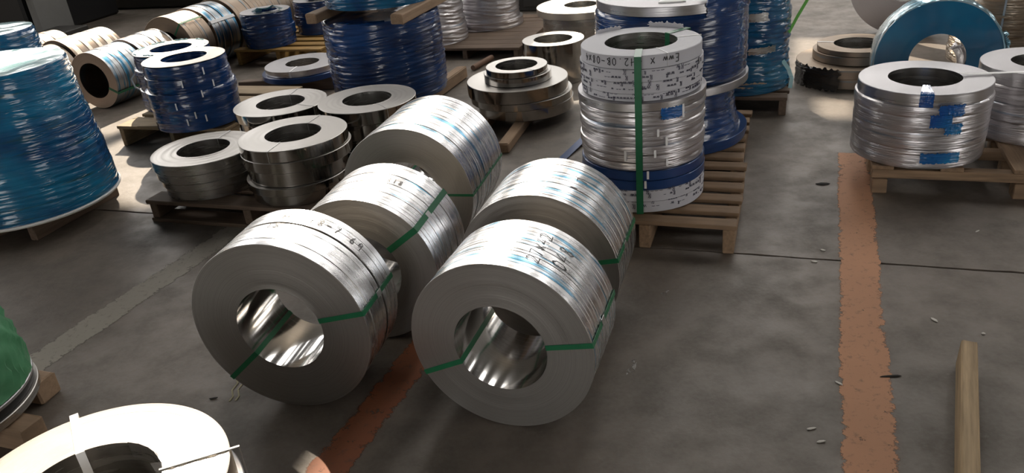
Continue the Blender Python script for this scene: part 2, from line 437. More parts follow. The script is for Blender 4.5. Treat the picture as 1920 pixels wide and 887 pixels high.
G = rad(20.8)          # the yard's own grid is turned against the view
E1 = Vector((math.cos(G), -math.sin(G), 0)); E2 = Vector((math.sin(G), math.cos(G), 0))
def gp(o, a, b, z=0.): v = Vector((o[0], o[1], 0))+E1*a+E2*b; return (v.x, v.y, z)

# ------------------------------------------------------------------ the setting
def plate_with_holes(name, origin, ux, uy, W, H, holes, th, mat):
    """thick sheet origin + u*ux + v*uy, with rectangular openings"""
    ux, uy = Vector(ux), Vector(uy); nrm = ux.cross(uy)
    us = sorted({0., W, *[h[0] for h in holes], *[h[1] for h in holes]}); vs_ = sorted({0., H, *[h[2] for h in holes], *[h[3] for h in holes]})
    us = [u for u in us if 0 <= u <= W]; vs_ = [v for v in vs_ if 0 <= v <= H]
    V, F = [], []
    for ua, ub in zip(us, us[1:]):
        for va, vb in zip(vs_, vs_[1:]):
            cu, cv = (ua+ub)/2, (va+vb)/2
            if any(h[0] < cu < h[1] and h[2] < cv < h[3] for h in holes): continue
            b = len(V)
            for k in (0, th):
                for u, v in ((ua, va), (ub, va), (ub, vb), (ua, vb)): V.append(Vector(origin)+ux*u+uy*v+nrm*k)
            F += [(b+3, b+2, b+1, b), (b+4, b+5, b+6, b+7), (b, b+1, b+5, b+4), (b+1, b+2, b+6, b+5), (b+2, b+3, b+7, b+6), (b+3, b, b+4, b+7)]
    return struct(mesh_obj(name, V, F, mat))

ROOF = 7.0
# floor: two cast slabs with an open joint between them
J = Vector((.969, 3.0, 0)); JD = Vector((1.026, -.385, 0)).normalized(); JN = Vector((-JD.y, JD.x, 0))
floor_root = bpy.data.objects.new('floor', None); COL.objects.link(floor_root); struct(floor_root)
def joint_edge(side):
    pts = []
    n = 420
    for i in range(n+1):
        s = -13+26*i/n
        q = J+JD*s
        jag = (noise.noise(Vector((s*9, side*5, 0)))*.008+noise.noise(Vector((s*37, side*5, 2)))*.004)
        pts.append(q+JN*(side*.0065+jag))
    return pts
def slab(name, side):
    e = joint_edge(side); far = [p+JN*side*(24 if side > 0 else 12) for p in e]
    V = [(p.x, p.y, z) for z in (0, -.12) for L in (e, far) for p in L]
    n = len(e); F = []
    for i in range(n-1):
        a, b, c, d = i, i+1, n+i+1, n+i
        F.append((a, b, c, d) if side > 0 else (d, c, b, a))
        F.append((a, 2*n+a, 2*n+b, b) if side > 0 else (b, 2*n+b, 2*n+a, a))
    return mesh_obj(name, V, F, 'floor', floor_root)
slab('floor_slab', 1); slab('floor_slab', -1)
mesh_obj('joint_bed', [J+JD*a+JN*b+Vector((0, 0, -.022)) for a, b in ((-13, -.1), (13, -.1), (13, .1), (-13, .1))], [(0, 1, 2, 3)], 'joint', floor_root)

# the hall is turned with the yard grid: a runs along E1, b along E2
A0, A1, B0, B1 = -13., 10., -6., 20.
SA, SB = sun_dir.dot(E1)/sun_dir.z, sun_dir.dot(E2)/sun_dir.z
def sky_hole(a0, a1, b0, b1, z):
    """roof opening whose sun patch covers a0..a1, b0..b1 at height z"""
    k = ROOF-z; return (a0+SA*k-A0, a1+SA*k-A0, b0+SB*k-B0, b1+SB*k-B0)
holes = [sky_hole(-1.60, -.92, .02, .85, 0.), sky_hole(-1.35, -1.20, 1.5, 1.62, 0.), sky_hole(-1.74, -1.38, 1.85, 3.4, .6), sky_hole(-.98, -.735, 1.85, 3.0, .6),
         sky_hole(-3.95, -3.32, 1.62, 2.42, 0.), sky_hole(-4.6, -3.42, 3.22, 4.35, 0.), sky_hole(-6.75, -4.75, 4.3, 5.6, 0.), sky_hole(-8.1, -7.2, 7.5, 8.2, 0.),
         sky_hole(-1.95, -1.15, 5.9, 6.9, 0.), sky_hole(-1.65, -1.2, 5.25, 5.8, 0.), sky_hole(.0, 1.8, 5.9, 7.1, 0.), sky_hole(.15, .42, 5.0, 5.45, 0.)]
ceil_ = plate_with_holes('ceiling', gp((0, 0), A0, B0, ROOF), E1, E2, A1-A0, B1-B0, holes, .08, 'roof')
PANELS = [(-12, -10.6), (-8.0, -6.6), (-4.4, -3.0), (-.8, .6), (2.8, 4.2), (6.4, 7.8)]
for k, (a0, a1) in enumerate(PANELS):
    for b0, b1 in ((7.5, 11.5), (13.0, 19.0)):
        if a0 > 2 and b0 > 12: continue
        if any(h[0]+A0 < a1 and h[1]+A0 > a0 and h[2]+B0 < b1 and h[3]+B0 > b0 for h in holes): continue
        c = gp((0, 0), (a0+a1)/2, (b0+b1)/2, ROOF-.03)
        p = box('added_glow_panel', *c, a1-a0, b1-b0, .03, 'glow_panel', rz=-G); p.parent = ceil_  # unseen emissive panels, added so the coil tops catch bright reflections
plate_with_holes('wall_back', gp((0, 0), A1, B1), -E1, (0, 0, 1), A1-A0, ROOF, [(4.5, 10, 3.8, 6.2), (12, 21.5, 3.4, 6.2)], .15, 'wall')
plate_with_holes('wall_left', gp((0, 0), A0, B1), -E2, (0, 0, 1), B1-B0, ROOF, [(1.5, 11, 3., 6.0), (13, 22, 3., 6.0)], .15, 'wall')
plate_with_holes('wall_right', gp((0, 0), A1, B0), E2, (0, 0, 1), B1-B0, ROOF, [(3, 7.0, 0., 4.2), (16, 23, 4.4, 5.4)], .15, 'wall')
plate_with_holes('wall_front', gp((0, 0), A0, B0), E1, (0, 0, 1), A1-A0, ROOF, [(10.5, 13.5, 0., 3.4)], .15, 'wall')

def line_mark(name, a, b, width, mat, label):
    a, b = Vector((*a, 0)), Vector((*b, 0)); d = (b-a).normalized(); s = Vector((d.y, -d.x, 0)); n = 80
    V, F = [], []
    for i in range(n+1):
        p = a.lerp(b, i/n); j1 = noise.noise(p*3)*.006; j2 = noise.noise(p*3+Vector((9, 0, 0)))*.006
        for k, e in ((-1, j1), (1, j2)):
            q = p+s*(k*width/2+e); V.append((q.x, q.y, .0012))
    for i in range(n): F.append((2*i, 2*i+1, 2*i+3, 2*i+2))
    o = mesh_obj(name, V, F, mat)
    uv = o.data.uv_layers.new(name='uv')
    for lp in o.data.loops: uv.data[lp.index].uv = (lp.vertex_index % 2, lp.vertex_index//2*.05)
    return tag(o, label, 'floor marking')
line_mark('painted_floor_line', (.60, .80), (1.91, 3.98), .165, 'orange', 'wide worn orange line painted on the concrete right of the coils')
line_mark('painted_floor_line', (-.86, 1.40), (-.05, 3.25), .15, 'orange_dim', 'darker orange line running under and between the two front coil rows')
line_mark('painted_floor_line', (-2.05, 2.45), (-1.35, 4.0), .17, 'pale_line', 'faded pale grey line on the floor left of the front coils')

# ------------------------------------------------------------------ the five coils lying on their sides
def lying(name, label, x, y, R, r, az, width, strips, mats, seg=168, group='coil bundles lying on their sides', straps=(), wr=(), r_var=.0016, face_lip=0., tele=0., strap_w=.017, seed=1, bore='bore'):
    """origin on the floor under the near face; local z is the axis pointing away, x to the right, y up"""
    e = thing(name, label, 'steel coil', (x, y, R), group=group)
    ex = Vector((math.cos(az), -math.sin(az), 0)); ez = Vector((math.sin(az), math.cos(az), 0)); ey = Vector((0, 0, 1))
    # right-handed frame: x right, y up, z towards the viewer => wind the coil along -z
    mm = Matrix((ex, ey, -ez)).transposed().to_4x4(); mm.translation = Vector((x, y, R))
    e.matrix_world = mm
    rnd = random.Random(seed)
    z = 0.
    for k, (f, dr) in enumerate(strips):
        wd = width*f
        Rk = R+dr-rnd.uniform(0, r_var)
        ring('strip_coil', Rk, r, -(z+wd-.0004), -z, mats[k % len(mats)], e, seg, bore, ripple=(.0012 if k == 0 else 0), seed=seed*20+k, bev=.0009 if wd < .03 else .002)
        z += wd
    for (ang, ww, mt) in straps:
        strap_loop('strap', R+.0006, r, -width, 0, rad(ang), ww, mt, e, sag=rnd.uniform(-.02, .02))
    for q in wr: writing('marker_writing', [q], 'ink', e)
    return e
def even(n, seed=0, var=.35, dr=.0015):
    rnd = random.Random(seed); a = [1+rnd.uniform(-var, var) for _ in range(n)]; t = sum(a)
    return [(x/t, -rnd.uniform(0, dr)) for x in a]
FB = ['front', 'front_blue']
cR1 = lying('coil_bundle', 'near right strapped steel coil with black numbers and blue streaks, mirror bright bore', -.072, 2.019, .301, .153, .372, .303, even(15, 3), ['front_blue', 'front', 'front_blue'], straps=[(11, .018, 'green'), (205, .018, 'green')],
   wr=[('27x42', .301, rad(66), -.075, .042, 'axis', True), ('048', .301, rad(50), -.105, .05, 'axis', True)], seed=3)
cL1 = lying('coil_bundle', 'near left strapped steel coil with handwritten numbers beside one deep groove', -.798, 2.231, .320, .155, .259, .26, [(.085, 0), (.09, -.001), (.30, 0), (.118, -.001), (.018, -.009), (.17, .0006), (.11, -.001), (.11, 0)], ['front'], straps=[(13, .018, 'green'), (222, .018, 'green')],
   wr=[('n0 18-7 69', .3205, rad(92), -.185, .036, 'round', True), ('15.', .319, rad(97), -.12, .03, 'round', True)], seed=5)
cR2 = lying('coil_bundle', 'rear right strapped steel coil behind the coil with black numbers', .081, 2.488, .301, .153, .345, .345, even(17, 7), ['front', 'front_blue'], straps=[(11, .018, 'green'), (200, .018, 'green')],
   wr=[('7', .301, rad(60), -.19, .04, 'axis', True), ('1', .301, rad(64), -.12, .03, 'axis', True)], seed=7)
cL2 = lying('coil_bundle', 'middle coil of the left row, broad green strap across its ridged top', -.572, 2.612, .300, .153, .270, .35, even(14, 9), ['front', 'front', 'front', 'front', 'front_blue'], straps=[(37, .024, 'green'), (215, .02, 'green')],
   wr=[('818', .3, rad(77), -.19, .028, 'round', True)], seed=9)
cL3 = lying('coil_bundle', 'rearmost and largest coil of the left row, thin strap low on its right', -.452, 3.289, .312, .155, .298, .49, even(20, 12), ['front', 'front', 'front_blue'], straps=[(1, .012, 'green'), (200, .012, 'green')], seed=12)
# small steel buckles on the straps
for c, a, R in ((cR1, 11, .301), (cL1, 13, .32), (cR2, 11, .301), (cL2, 37, .3)):
    bk = cyl_patch('strap_buckle', R+.0016, rad(a)-.032, rad(a)+.032, -.15, -.118, 'steelstrap', c, amp=.0008, ragged=0, nu=4, nv=2)
    bk.parent = [q for q in c.children if q.name.startswith('strap') and not q.name.startswith('strap_b')][0]

# ------------------------------------------------------------------ stacks of flat coils: every ring is its own thing
ORD = ['topmost', 'second', 'third', 'fourth', 'fifth']
def flat_stack(x, y, r, rings, where, group, name='coil_ring', seg=96, zb=0., ripple=.0012, seed=0, ties=()):
    """rings from top down: (R, height, material, dx, dy)"""
    z = zb+sum(q[1] for q in rings)
    for k, (R, h, mt, dx, dy) in enumerate(rings):
        z -= h
        e = thing(name, f'{ORD[k] if k < len(rings)-1 or k == 0 else "lowest"} steel coil ring of {where}', 'steel coil', (x+dx, y+dy, z), group=group)
        ring('wound_strip', R, r, 0, h-.0008, mt, e, seg, 'satin', ripple=ripple, seed=seed+k*3, wobble=.0015)
        for (kk, a, wd, tm) in ties:
            if kk == k: strap_loop('tie', R+.001, r, .002, h, rad(a), wd, tm, e, t=.0012)
gF = 'flat coil rings on the low wooden pallet'
flat_stack(-1.642, 4.16, .142, [(.279, .058, 'satin', 0, 0), (.276, .052, 'satin', .004, .006), (.268, .045, 'satin', .012, .006), (.262, .056, 'satin', .016, .012)], 'the front left stack on the low pallet', gF, zb=.13, ripple=.004, seed=20, ties=[(0, 75, .005, 'steelstrap')])
flat_stack(-1.085, 3.962, .146, [(.281, .062, 'mirror', 0, 0), (.287, .058, 'mirror', .004, .002), (.262, .085, 'mirror', -.008, .012), (.270, .045, 'mirror', -.014, 0), (.258, .06, 'mirror', -.01, .0)], 'the tall shiny stack at the front of the low pallet', gF, zb=.13, seed=30, ties=[(0, 70, .005, 'steelstrap'), (0, 255, .004, 'steelstrap')])
flat_stack(-1.32, 4.70, .146, [(.281, .062, 'mirror', 0, 0), (.272, .06, 'mirror', .008, 0), (.276, .08, 'mirror', .004, .01), (.27, .072, 'mirror', .01, 0)], 'the back left stack on the low pallet', gF, zb=.13, seed=40, ties=[(0, 80, .005, 'steelstrap'), (0, -35, .004, 'steelstrap')])
flat_stack(-.755, 4.45, .142, [(.282, .075, 'mirror', 0, 0), (.272, .09, 'mirror', .012, 0), (.268, .07, 'mirror', .006, .01), (.27, .08, 'mirror', .012, 0)], 'the back right stack on the low pallet', gF, zb=.13, seed=50, ties=[(0, -60, .003, 'steelstrap')])
q = thing('dark_film_sheet', 'crumpled dark film slumped against the left of the dusty brown stack', 'film', (2.48, 5.36, 0))
cyl_patch('film_sheet', .385, rad(180), rad(236), .002, .15, 'black_film', q, amp=.014, ragged=.03, seed=66, nu=30, nv=10)
gC = 'polished coil rings in the middle of the hall'
flat_stack(.141, 5.17, .14, [(.205, .04, 'mirror', 0, 0), (.225, .055, 'mirror', .005, .008), (.34, .085, 'mirror', 0, .03), (.345, .05, 'mirror', .02, .035), (.325, .075, 'mirror', .045, .035)], 'the stepped mirror bright stack in the middle', gC, zb=.064, seed=60, ties=[(0, 300, .006, 'steelstrap')])
flat_stack(.465, 6.07, .15, [(.24, .31, 'mirror', 0, 0)], 'mirror finish standing behind the stepped stack', gC, zb=0., seed=70)
flat_stack(2.5, 5.36, .158, [(.265, .035, 'brown', .02, 0), (.285, .06, 'brown', .02, .02), (.36, .06, 'brown', -.02, 0), (.33, .08, 'brown', .0, 0)], 'the dusty brown stack right of the blue stacks', 'dusty brown coil rings', zb=.0, seed=80, ties=[(0, 150, .01, 'steelstrap')])
flat_stack(-1.60, 6.60, .14, [(.31, .05, 'silver', 0, 0), (.34, .045, 'blue_flat', 0, 0)], 'the low pale and teal pair beside the tall blue stack', 'low pair of coil rings', zb=.104, seed=90, ties=[(0, 262, .015, 'tape')])
flat_stack(.80, 7.0, .15, [(.39, .06, 'cream', 0, 0), (.36, .31, 'satin', .02, .03)], 'the sunlit pale stack at the far side', 'pale coil rings', zb=.0, seed=95)

# foreground flat coil, bottom left
e = thing('coil_stack_bundle', 'sunlit flat steel coil at the lower left corner with white tape and thin band', 'steel coil', (-1.05, 1.42, 0))
zt = .43
ring('strip_coil', .325, .168, zt-.10, zt, 'cream', e, 160, 'satin', ripple=.0015, seed=101)
ring('strip_coil', .338, .172, zt-.21, zt-.101, 'silver', e, 160, 'satin', seed=102)
ring('strip_coil', .345, .166, zt-.32, zt-.211, 'silver', e, 160, 'satin', seed=103, off=(.006, 0))
ring('strip_coil', .34, .17, zt-.43, zt-.321, 'silver', e, 160, 'satin', seed=104)
strap_loop('tape_band', .3455, .164, zt-.43, zt, rad(119), .021, 'tape', e)
strap_loop('steel_band', .3455, .164, zt-.43, zt, rad(18), .006, 'steelstrap', e, t=.003)
ribbon('loose_strip_end', [(.166*math.cos(rad(a)), .166*math.sin(rad(a)), zt-.02) for a in (78, 66, 54, 44, 36, 30)]+[(.128, .075, zt-.025)], .05, 'silver', e, t=.0015, up=(.6, .6, .02))

# ------------------------------------------------------------------ central white stack, strapped together on its pallet
def pallet(name, label, o, a, b, zt, mat, boards, bw, leg=(.045, .09), group=None, rows=3, along='x', lower=False, front_block=False, over=0., grid=G):
    """deck top at zt. o: front-left corner on the floor; a along the front, b backwards"""
    e = thing(name, label, 'pallet', (o[0], o[1], 0), (0, 0, -grid), group)
    bt = .022; st = zt-bt-(bt if lower else 0)
    z0 = bt if lower else 0.
    if along == 'x':      # deck boards run left-right on stringers that run back
        for k in range(rows):
            xx = leg[0]/2+.01+(a-leg[0]-.02)*k/(rows-1)
            box('stringer', xx, b/2, z0+st/2, b-.01, leg[0], st, mat, e, .004, .0012, rz=PI/2)
        for k in range(boards):
            yy = bw/2+(b-bw)*k/(boards-1)
            box('deck_board', a/2+random.uniform(-.006, .006), yy, zt-bt/2, a, bw, bt-.001, mat, e, .003, .0012, rz=random.uniform(-.006, .006))
        if lower:
            for yy in (bw/2, b/2, b-bw/2): box('bottom_board', a/2, yy, bt/2, a, bw, bt-.001, mat, e, .003, .001)
    else:
        for k in range(rows):
            yy = leg[0]/2+.005+(b-leg[0]-.01)*k/(rows-1)
            box('stringer', a/2, yy, z0+st-.0225, a-.01, leg[0], .045, mat, e, .004, .001)
            for xx in (leg[1]/2+.01, a/2, a-leg[1]/2-.01):
                box('leg_block', xx, yy, z0+(st-.045)/2, leg[1], leg[0]+.02, st-.045, mat, e, .004, .0015)
        for k in range(boards):
            xx = bw/2+(a-bw)*k/(boards-1)
            box('deck_board', xx, b/2, zt-bt/2, b, bw, bt-.001, mat, e, .003, .001, rz=PI/2+random.uniform(-.005, .005))
        if lower:
            for yy in (bw/2, b/2, b-bw/2): box('bottom_board', a/2, yy, bt/2, a, bw, bt-.001, mat, e, .003, .001)
    return e
# low pallet of the four flat stacks
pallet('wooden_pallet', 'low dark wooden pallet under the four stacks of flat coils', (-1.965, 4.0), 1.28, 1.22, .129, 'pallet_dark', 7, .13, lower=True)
# pallet of the white stack: right-front corner sits at about (.97, 3.0)
oW = Vector((.965, 2.985, 0))-E1*.80
pallet('wooden_pallet', 'raw wooden pallet with spaced boards under the white wrapped stack', (oW.x, oW.y), .80, .74, .139, 'pallet', 6, .075, leg=(.05, .09), group=None)
WX, WY = .655, 3.48
ws = thing('wrapped_coil_stack', 'white printed and silver coil stack tied with one green strap, on the raw pallet', 'coil stack', (WX, WY, .1425))
Z = lambda z: z-.139
rb = .16
def wring(R, z0, z1, mt, seed, **k): return ring('strip_coil', R, rb, Z(z0), Z(z1), mt, ws, 128, 'satin', seed=seed, wobble=.003, **k)
wring(.266, .795, .852, 'white', 201, ripple=.001); wring(.272, .74, .794, 'white', 202); wring(.270, .69, .739, 'white', 203); wring(.266, .655, .689, 'white', 204)
wring(.289, .615, .654, 'silver', 205); wring(.282, .585, .614, 'clear', 206)
for k, (a, b, R) in enumerate([(.545, .584, .275), (.50, .544, .279), (.455, .499, .274), (.41, .454, .280), (.375, .409, .276), (.34, .374, .272)]): wring(R, a, b, 'clear', 210+k)
wring(.284, .295, .339, 'blue_flat', 221); wring(.287, .25, .294, 'blue_flat', 222)
wring(.287, .195, .249, 'white', 223); wring(.283, .14, .194, 'white', 224)
fp = []
for (a, b, R) in [(.34, .374, .277), (.375, .409, .281), (.41, .454, .285), (.455, .499, .279), (.50, .544, .284), (.545, .584, .280), (.585, .612, .286)]: fp += [(Z(a+.001), R-.002), (Z(a+.006), R), (Z(b-.006), R), (Z(b), R-.0018)]
film_wrap('clear_film', fp, 'clear', ws, amp=.0032, seed=4, bore=.27)
va = math.atan2(-WY, -WX)          # angle that looks at the photographer
strap_loop('green_strap', .2895, rb, Z(.139), Z(.853), va-.05, .03, 'green', ws)
strap_loop('green_strap', .2895, rb, Z(.139), Z(.853), va+2.3, .03, 'green', ws)
strap_loop('thin_wire', .268, rb, Z(.795), Z(.852), va+.42, .003, 'steelstrap', ws); strap_loop('thin_wire', .268, rb, Z(.795), Z(.852), va+1.75, .005, 'steelstrap', ws)
cyl_patch('blue_film_scrap', .290, va+.28, va+.66, Z(.575), Z(.625), 'blue_patch', ws, seed=3, amp=.004)
for k, (a, z, hh, R) in enumerate([(.62, .57, .06, .293), (.22, .50, .034, .287), (.35, .455, .04, .288), (.17, .405, .034, .288), (.36, .36, .034, .286), (.06, .305, .038, .2855), (.02, .262, .036, .2885), (-.1, .139, .04, .2845), (-.28, .39, .05, .287)]):
    cyl_patch('paper_tag', R, va+a, va+a+.035, Z(z), Z(z+hh), 'tape', ws, seed=40+k, amp=.001, ragged=.001, nu=3, nv=3)
rnd = random.Random(77); items = []
for row, (z, R) in enumerate([(.775, .2735), (.752, .2735), (.725, .2715), (.703, .2715), (.675, .2675), (.660, .2675), (.235, .2885), (.215, .2885), (.185, .2845), (.160, .2845)]):
    a = va-1.5+rnd.uniform(0, .2)
    while a < va+1.45:
        t = rnd.choice(['Kww', 'K www', 'wwww', 'K', '~~~', 'Kw ~', 'ww', '~~ w'])
        s = rnd.choice([.014, .018, .023]); items.append((t, R, a, Z(z)+s, s, 'round', True)); a += len(t)*s*.85/R+rnd.uniform(.02, .10)
writing('printed_marks', items, 'print', ws, pen=.0010)['kind'] = 'stuff'
for q in (('Eww x 4H2.0B-08x4', .2685, va+.62, Z(.843), .032, 'round', True), ('8', .2745, va+1.12, Z(.80), .03, 'round', True)): writing('marker_writing', [q], 'ink', ws, pen=.0018)
cyl_patch('torn_paper_flap', .2665, va+2.35, va+3.0, Z(.845), Z(.872), 'white', ws, amp=.012, ragged=.014, seed=8)
cyl_patch('torn_paper_flap', .2665, va+3.5, va+4.0, Z(.845), Z(.866), 'white', ws, amp=.012, ragged=.012, seed=9)

# ------------------------------------------------------------------ right-hand wrapped silver stacks on a pallet
RX, RY = 2.056, 3.642
def silver_stack(label, x, y, zb, ztop, R, r, seed, cuts):
    e = thing('wrapped_coil_stack', label, 'coil stack', (x, y, zb))
    h = (ztop-zb); z = h; rnd = random.Random(seed); lv = []
    for k, f in enumerate(cuts):
        z1 = z; z -= h*f
        Rk = R+rnd.uniform(-.006, .004); lv.append((max(z, 0), z1, Rk))
        ring('strip_coil', Rk, r, max(z, 0)+.001, z1, 'silver_tint' if k else 'silver', e, 128, 'satin', ripple=.0008 if k == 0 else 0, seed=seed+k, wobble=.004)
    fp = []
    for z0, z1, Rk in reversed(lv[1:] if len(lv) > 1 else lv): fp += [(z0+.002, Rk+.003), (z0+.006, Rk+.005), (z1-.006, Rk+.005), (z1, Rk+.003)]
    film_wrap('clear_film', fp, 'clear', e, amp=.0026, seed=seed, bore=R-.025, seg=160)
    return e
vr = math.atan2(-RY, -RX)
rs = silver_stack('film wrapped silver coil stack with torn blue film at the right, nearer the orange line', RX, RY, .145, .506, .298, .163, 301, [.16, .14, .2, .24, .26])
h = .361
cyl_patch('blue_film_strip', .304, vr-.02, vr+.17, h-.055, h+.001, 'blue_patch', rs, seed=11, amp=.004, ragged=.003, over_top=.16)
cyl_patch('blue_film_strip', .160, vr+PI-.10+PI, vr+PI+.12+PI, h-.12, h-.01, 'blue_patch', rs, seed=12, amp=.001)
cyl_patch('blue_film_scrap', .308, vr+.26, vr+.62, h-.10, h-.045, 'blue_patch', rs, seed=13, amp=.006, ragged=.009)
cyl_patch('blue_film_scrap', .310, vr+.16, vr+.46, h-.15, h-.09, 'blue_patch', rs, seed=14, amp=.006, ragged=.009)
cyl_patch('blue_film_scrap', .309, vr+.38, vr+.62, h-.185, h-.135, 'blue_patch', rs, seed=15, amp=.006, ragged=.015)
cyl_patch('blue_film_scrap', .309, vr+.10, vr+.66, .035, .085, 'blue_patch', rs, seed=16, amp=.008, ragged=.009)
r2 = silver_stack('dark film wrapped silver coil stack cut off by the right edge of the photo', 2.70, 3.74, .145, .495, .278, .14, 321, [.2, .25, .25, .3])
oR = Vector((1.765, 3.475, 0))
pallet('wooden_pallet', 'wooden pallet on short blocks under the two silver stacks at right', (oR.x, oR.y), 1.30, .62, .144, 'pallet', 5, .10, leg=(.06, .07), along='y', group=None)
ribbon('sun_streak_strip', [gp((RX, RY), .155+.04*i, .02+.006*i, .513+(.004 if i == 0 else 0)) for i in range(12)], .024, 'tape'); tag(bpy.data.objects['sun_streak_strip'], 'streak of sunlight modelled as a narrow white strip across the tops of the two right silver stacks', 'strip')  # sun streak over both stack tops, built as a white strip

# ------------------------------------------------------------------ blue wrapped stacks
def blue_stack(label, x, y, zb, prof, mat='blue', seed=0, amp=.005, **k):
    e = thing('wrapped_coil_stack', label, 'coil stack', (x, y, zb))
    film_wrap('film_wrap', [(z-zb, R) for z, R in prof], mat, e, amp=amp, seed=seed, **k); return e
# big one at far left
lb = blue_stack('large blue film wrapped stack at the left edge, pale film gathered over its top', -2.708, 4.256, .125, [(.125, .455), (.25, .452), (.40, .445), (.50, .43), (.55, .425), (.70, .41), (.86, .405), (.878, .398)], 'teal', 1, .006, close_top=True, topmat='blue_top', bulge=.03, seg=200)
ring('cardboard_edge', .468, .30, -.012, -.001, 'tape', lb, 128, wobble=.004)
ring('base_board', .46, .28, -.02, -.0125, 'scrap', lb, 96)
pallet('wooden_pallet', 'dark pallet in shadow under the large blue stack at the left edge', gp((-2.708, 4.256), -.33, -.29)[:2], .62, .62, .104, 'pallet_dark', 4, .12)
blue_stack('blue wrapped stack just showing at the far left edge above the large one', -3.28, 5.25, .0, [(.0, .34), (.4, .335), (.85, .32), (.90, .31)], 'teal', 27, .006, close_top=True, topmat='blue_top')
# pair behind the flat coils
b1 = thing('wrapped_coil_stack', 'front one of two dark blue stacks with a plain pale top, behind the flat coils', 'coil stack', (-2.053, 5.298, .172))
for k, (a, b, R, dx) in enumerate([(.52, .599, .268, 0), (.43, .519, .275, .004), (.38, .429, .295, .012), (.30, .379, .288, .01), (.17+.004, .299, .285, .006)]):
    film_wrap('wrapped_coil', [(a-.172, R-.004), ((a+b)/2-.172, R), (b-.172, R-.004)], 'blue', b1, amp=.003, seed=30+k, bore=.146, seg=112)
ring('top_face', .266, .148, .599-.172+.006, .599-.172+.010, 'cream', b1, 96)
vb = math.atan2(-5.3, 2.05)
for k, (a, z) in enumerate([(.3, .36), (-.2, .30), (.15, .22), (.45, .27), (-.45, .16), (-.1, .09), (-.3, .05), (.1, .06)]): cyl_patch('paper_tag', .297, vb+a, vb+a+.03, z, z+.045, 'tape', b1, seed=k, amp=.001, ragged=.001, nu=3, nv=3)
b2 = thing('wrapped_coil_stack', 'rear one of two dark blue stacks with teal film torn open on its white top', 'coil stack', (-2.36, 5.90, .152))
for k, (a, b, R, dx) in enumerate([(.45, .55, .27, 0), (.40, .449, .288, .012), (.30, .399, .28, .01), (.155, .299, .29, .006)]):
    film_wrap('wrapped_coil', [(a-.152, R-.004), ((a+b)/2-.152, R), (b-.152, R-.004)], 'blue', b2, amp=.003, seed=50+k, bore=.146, seg=112)
ring('top_face', .268, .15, .55-.152+.005, .55-.152+.010, 'cream', b2, 96)
for k in range(9):
    a = k*.69; cyl_patch('film_shred', .245+.01*math.sin(k*3), a, a+.4, .55-.152+.010, .55-.152+.018, 'blue_top', b2, amp=.012, ragged=.006, seed=70+k, nu=8, nv=2)
ribbon('loose_band', [(-.27, -.02, .10), (-.33, -.03, .15), (-.345, -.02, .21), (-.31, 0, .25), (-.27, .02, .26)], .012, 'tape', b2, up=(0, 1, 0))
oB = Vector((-2.70, 5.42, 0))
pallet('wooden_pallet', 'pale sunlit wooden pallet under the two dark blue stacks', (oB.x, oB.y), .92, .98, .15, 'pallet_pale', 4, .2, leg=(.035, .07))
box('packing_board', -2.22, 5.36, .161, .5, .28, .02, 'pallet_pale', rz=-G+.1); tag(bpy.data.objects['packing_board'], 'loose board on the pale pallet under the front dark blue stack', 'board')
# tall wrapped stack with timber on top
bm_ = blue_stack('tall tightly wrapped blue stack with sawn timbers laid on its top', -.79, 5.85, .10, [(.10, .415), (.2, .425), (.35, .428), (.5, .426), (.66, .42), (.675, .41)], 'blue', 6, .008, close_top=True, seg=200)
def timber(label, p, q, wd, ht, mat='timber'):
    p, q = Vector(p), Vector(q); c = (p+q)/2; d = q-p
    o = box('timber', c.x, c.y, c.z, d.length, wd, ht, mat, bev=.006, jit=.003, rz=math.atan2(d.y, d.x)); return tag(o, label, 'timber')
ZT = .675+.012+.035
timber('sawn timber end poking out on the left, on top of the tall blue stack', (-1.23, 5.56, ZT), (-.90, 6.45, ZT), .085, .066)
timber('sawn timber end poking out on the right, on top of the tall blue stack', (-.61, 5.24, ZT), (-.28, 6.14, ZT), .085, .066)
blue_stack('teal wrapped stack resting on the timbers of the tall blue stack', -.765, 5.87, ZT+.036, [(ZT+.036, .40), (ZT+.15, .41), (ZT+.4, .405)], 'teal', 8, .006, close_top=True)
timber('timber on the floor under the right side of the tall blue stack', (-.62, 5.50, .05), (-.27, 6.35, .05), .09, .09)
timber('timber on the floor under the left side of the tall blue stack', (-1.28, 5.75, .05), (-.93, 6.60, .05), .09, .09)
# tall blue stack behind the white stack
BX, BY = .955, 4.22
bb = thing('wrapped_coil_stack', 'tall dark blue stack with a bright steel ring on top, behind the white stack', 'coil stack', (BX, BY, .14))
Zb = lambda z: z-.14
film_wrap('film_wrap', [(Zb(.50), .385), (Zb(.52), .398), (Zb(.7), .402), (Zb(.845), .398), (Zb(.865), .385)], 'blue', bb, amp=.0045, seed=13, bore=.2, seg=180)
ring('strip_coil', .39, .16, Zb(.867), Zb(.915), 'silver', bb, 128, 'satin', seed=410)
ring('strip_coil', .41, .16, Zb(.455), Zb(.499), 'silver', bb, 128, 'satin', seed=411)
film_wrap('film_wrap', [(Zb(.20), .375), (Zb(.24), .36), (Zb(.32), .345), (Zb(.454), .335)], 'blue', bb, amp=.006, seed=14, bore=.2)
ring('strip_coil', .415, .16, Zb(.17), Zb(.199), 'blue_flat', bb, 128, 'satin', seed=412)
ring('strip_coil', .408, .16, Zb(.141), Zb(.169), 'blue_flat', bb, 128, 'satin', seed=413)
vbb = math.atan2(-BY, -BX)
cyl_patch('film_fold', .392, vbb+.45, vbb+1.6, Zb(.85), Zb(.93), 'blue', bb, amp=.02, ragged=.02, seed=21, over_top=.30)
cyl_patch('white_label', .30, vbb-.2, vbb+.25, Zb(.916), Zb(.9165), 'tape', bb, amp=.0005, ragged=.001, seed=22, nv=1, over_top=.22)
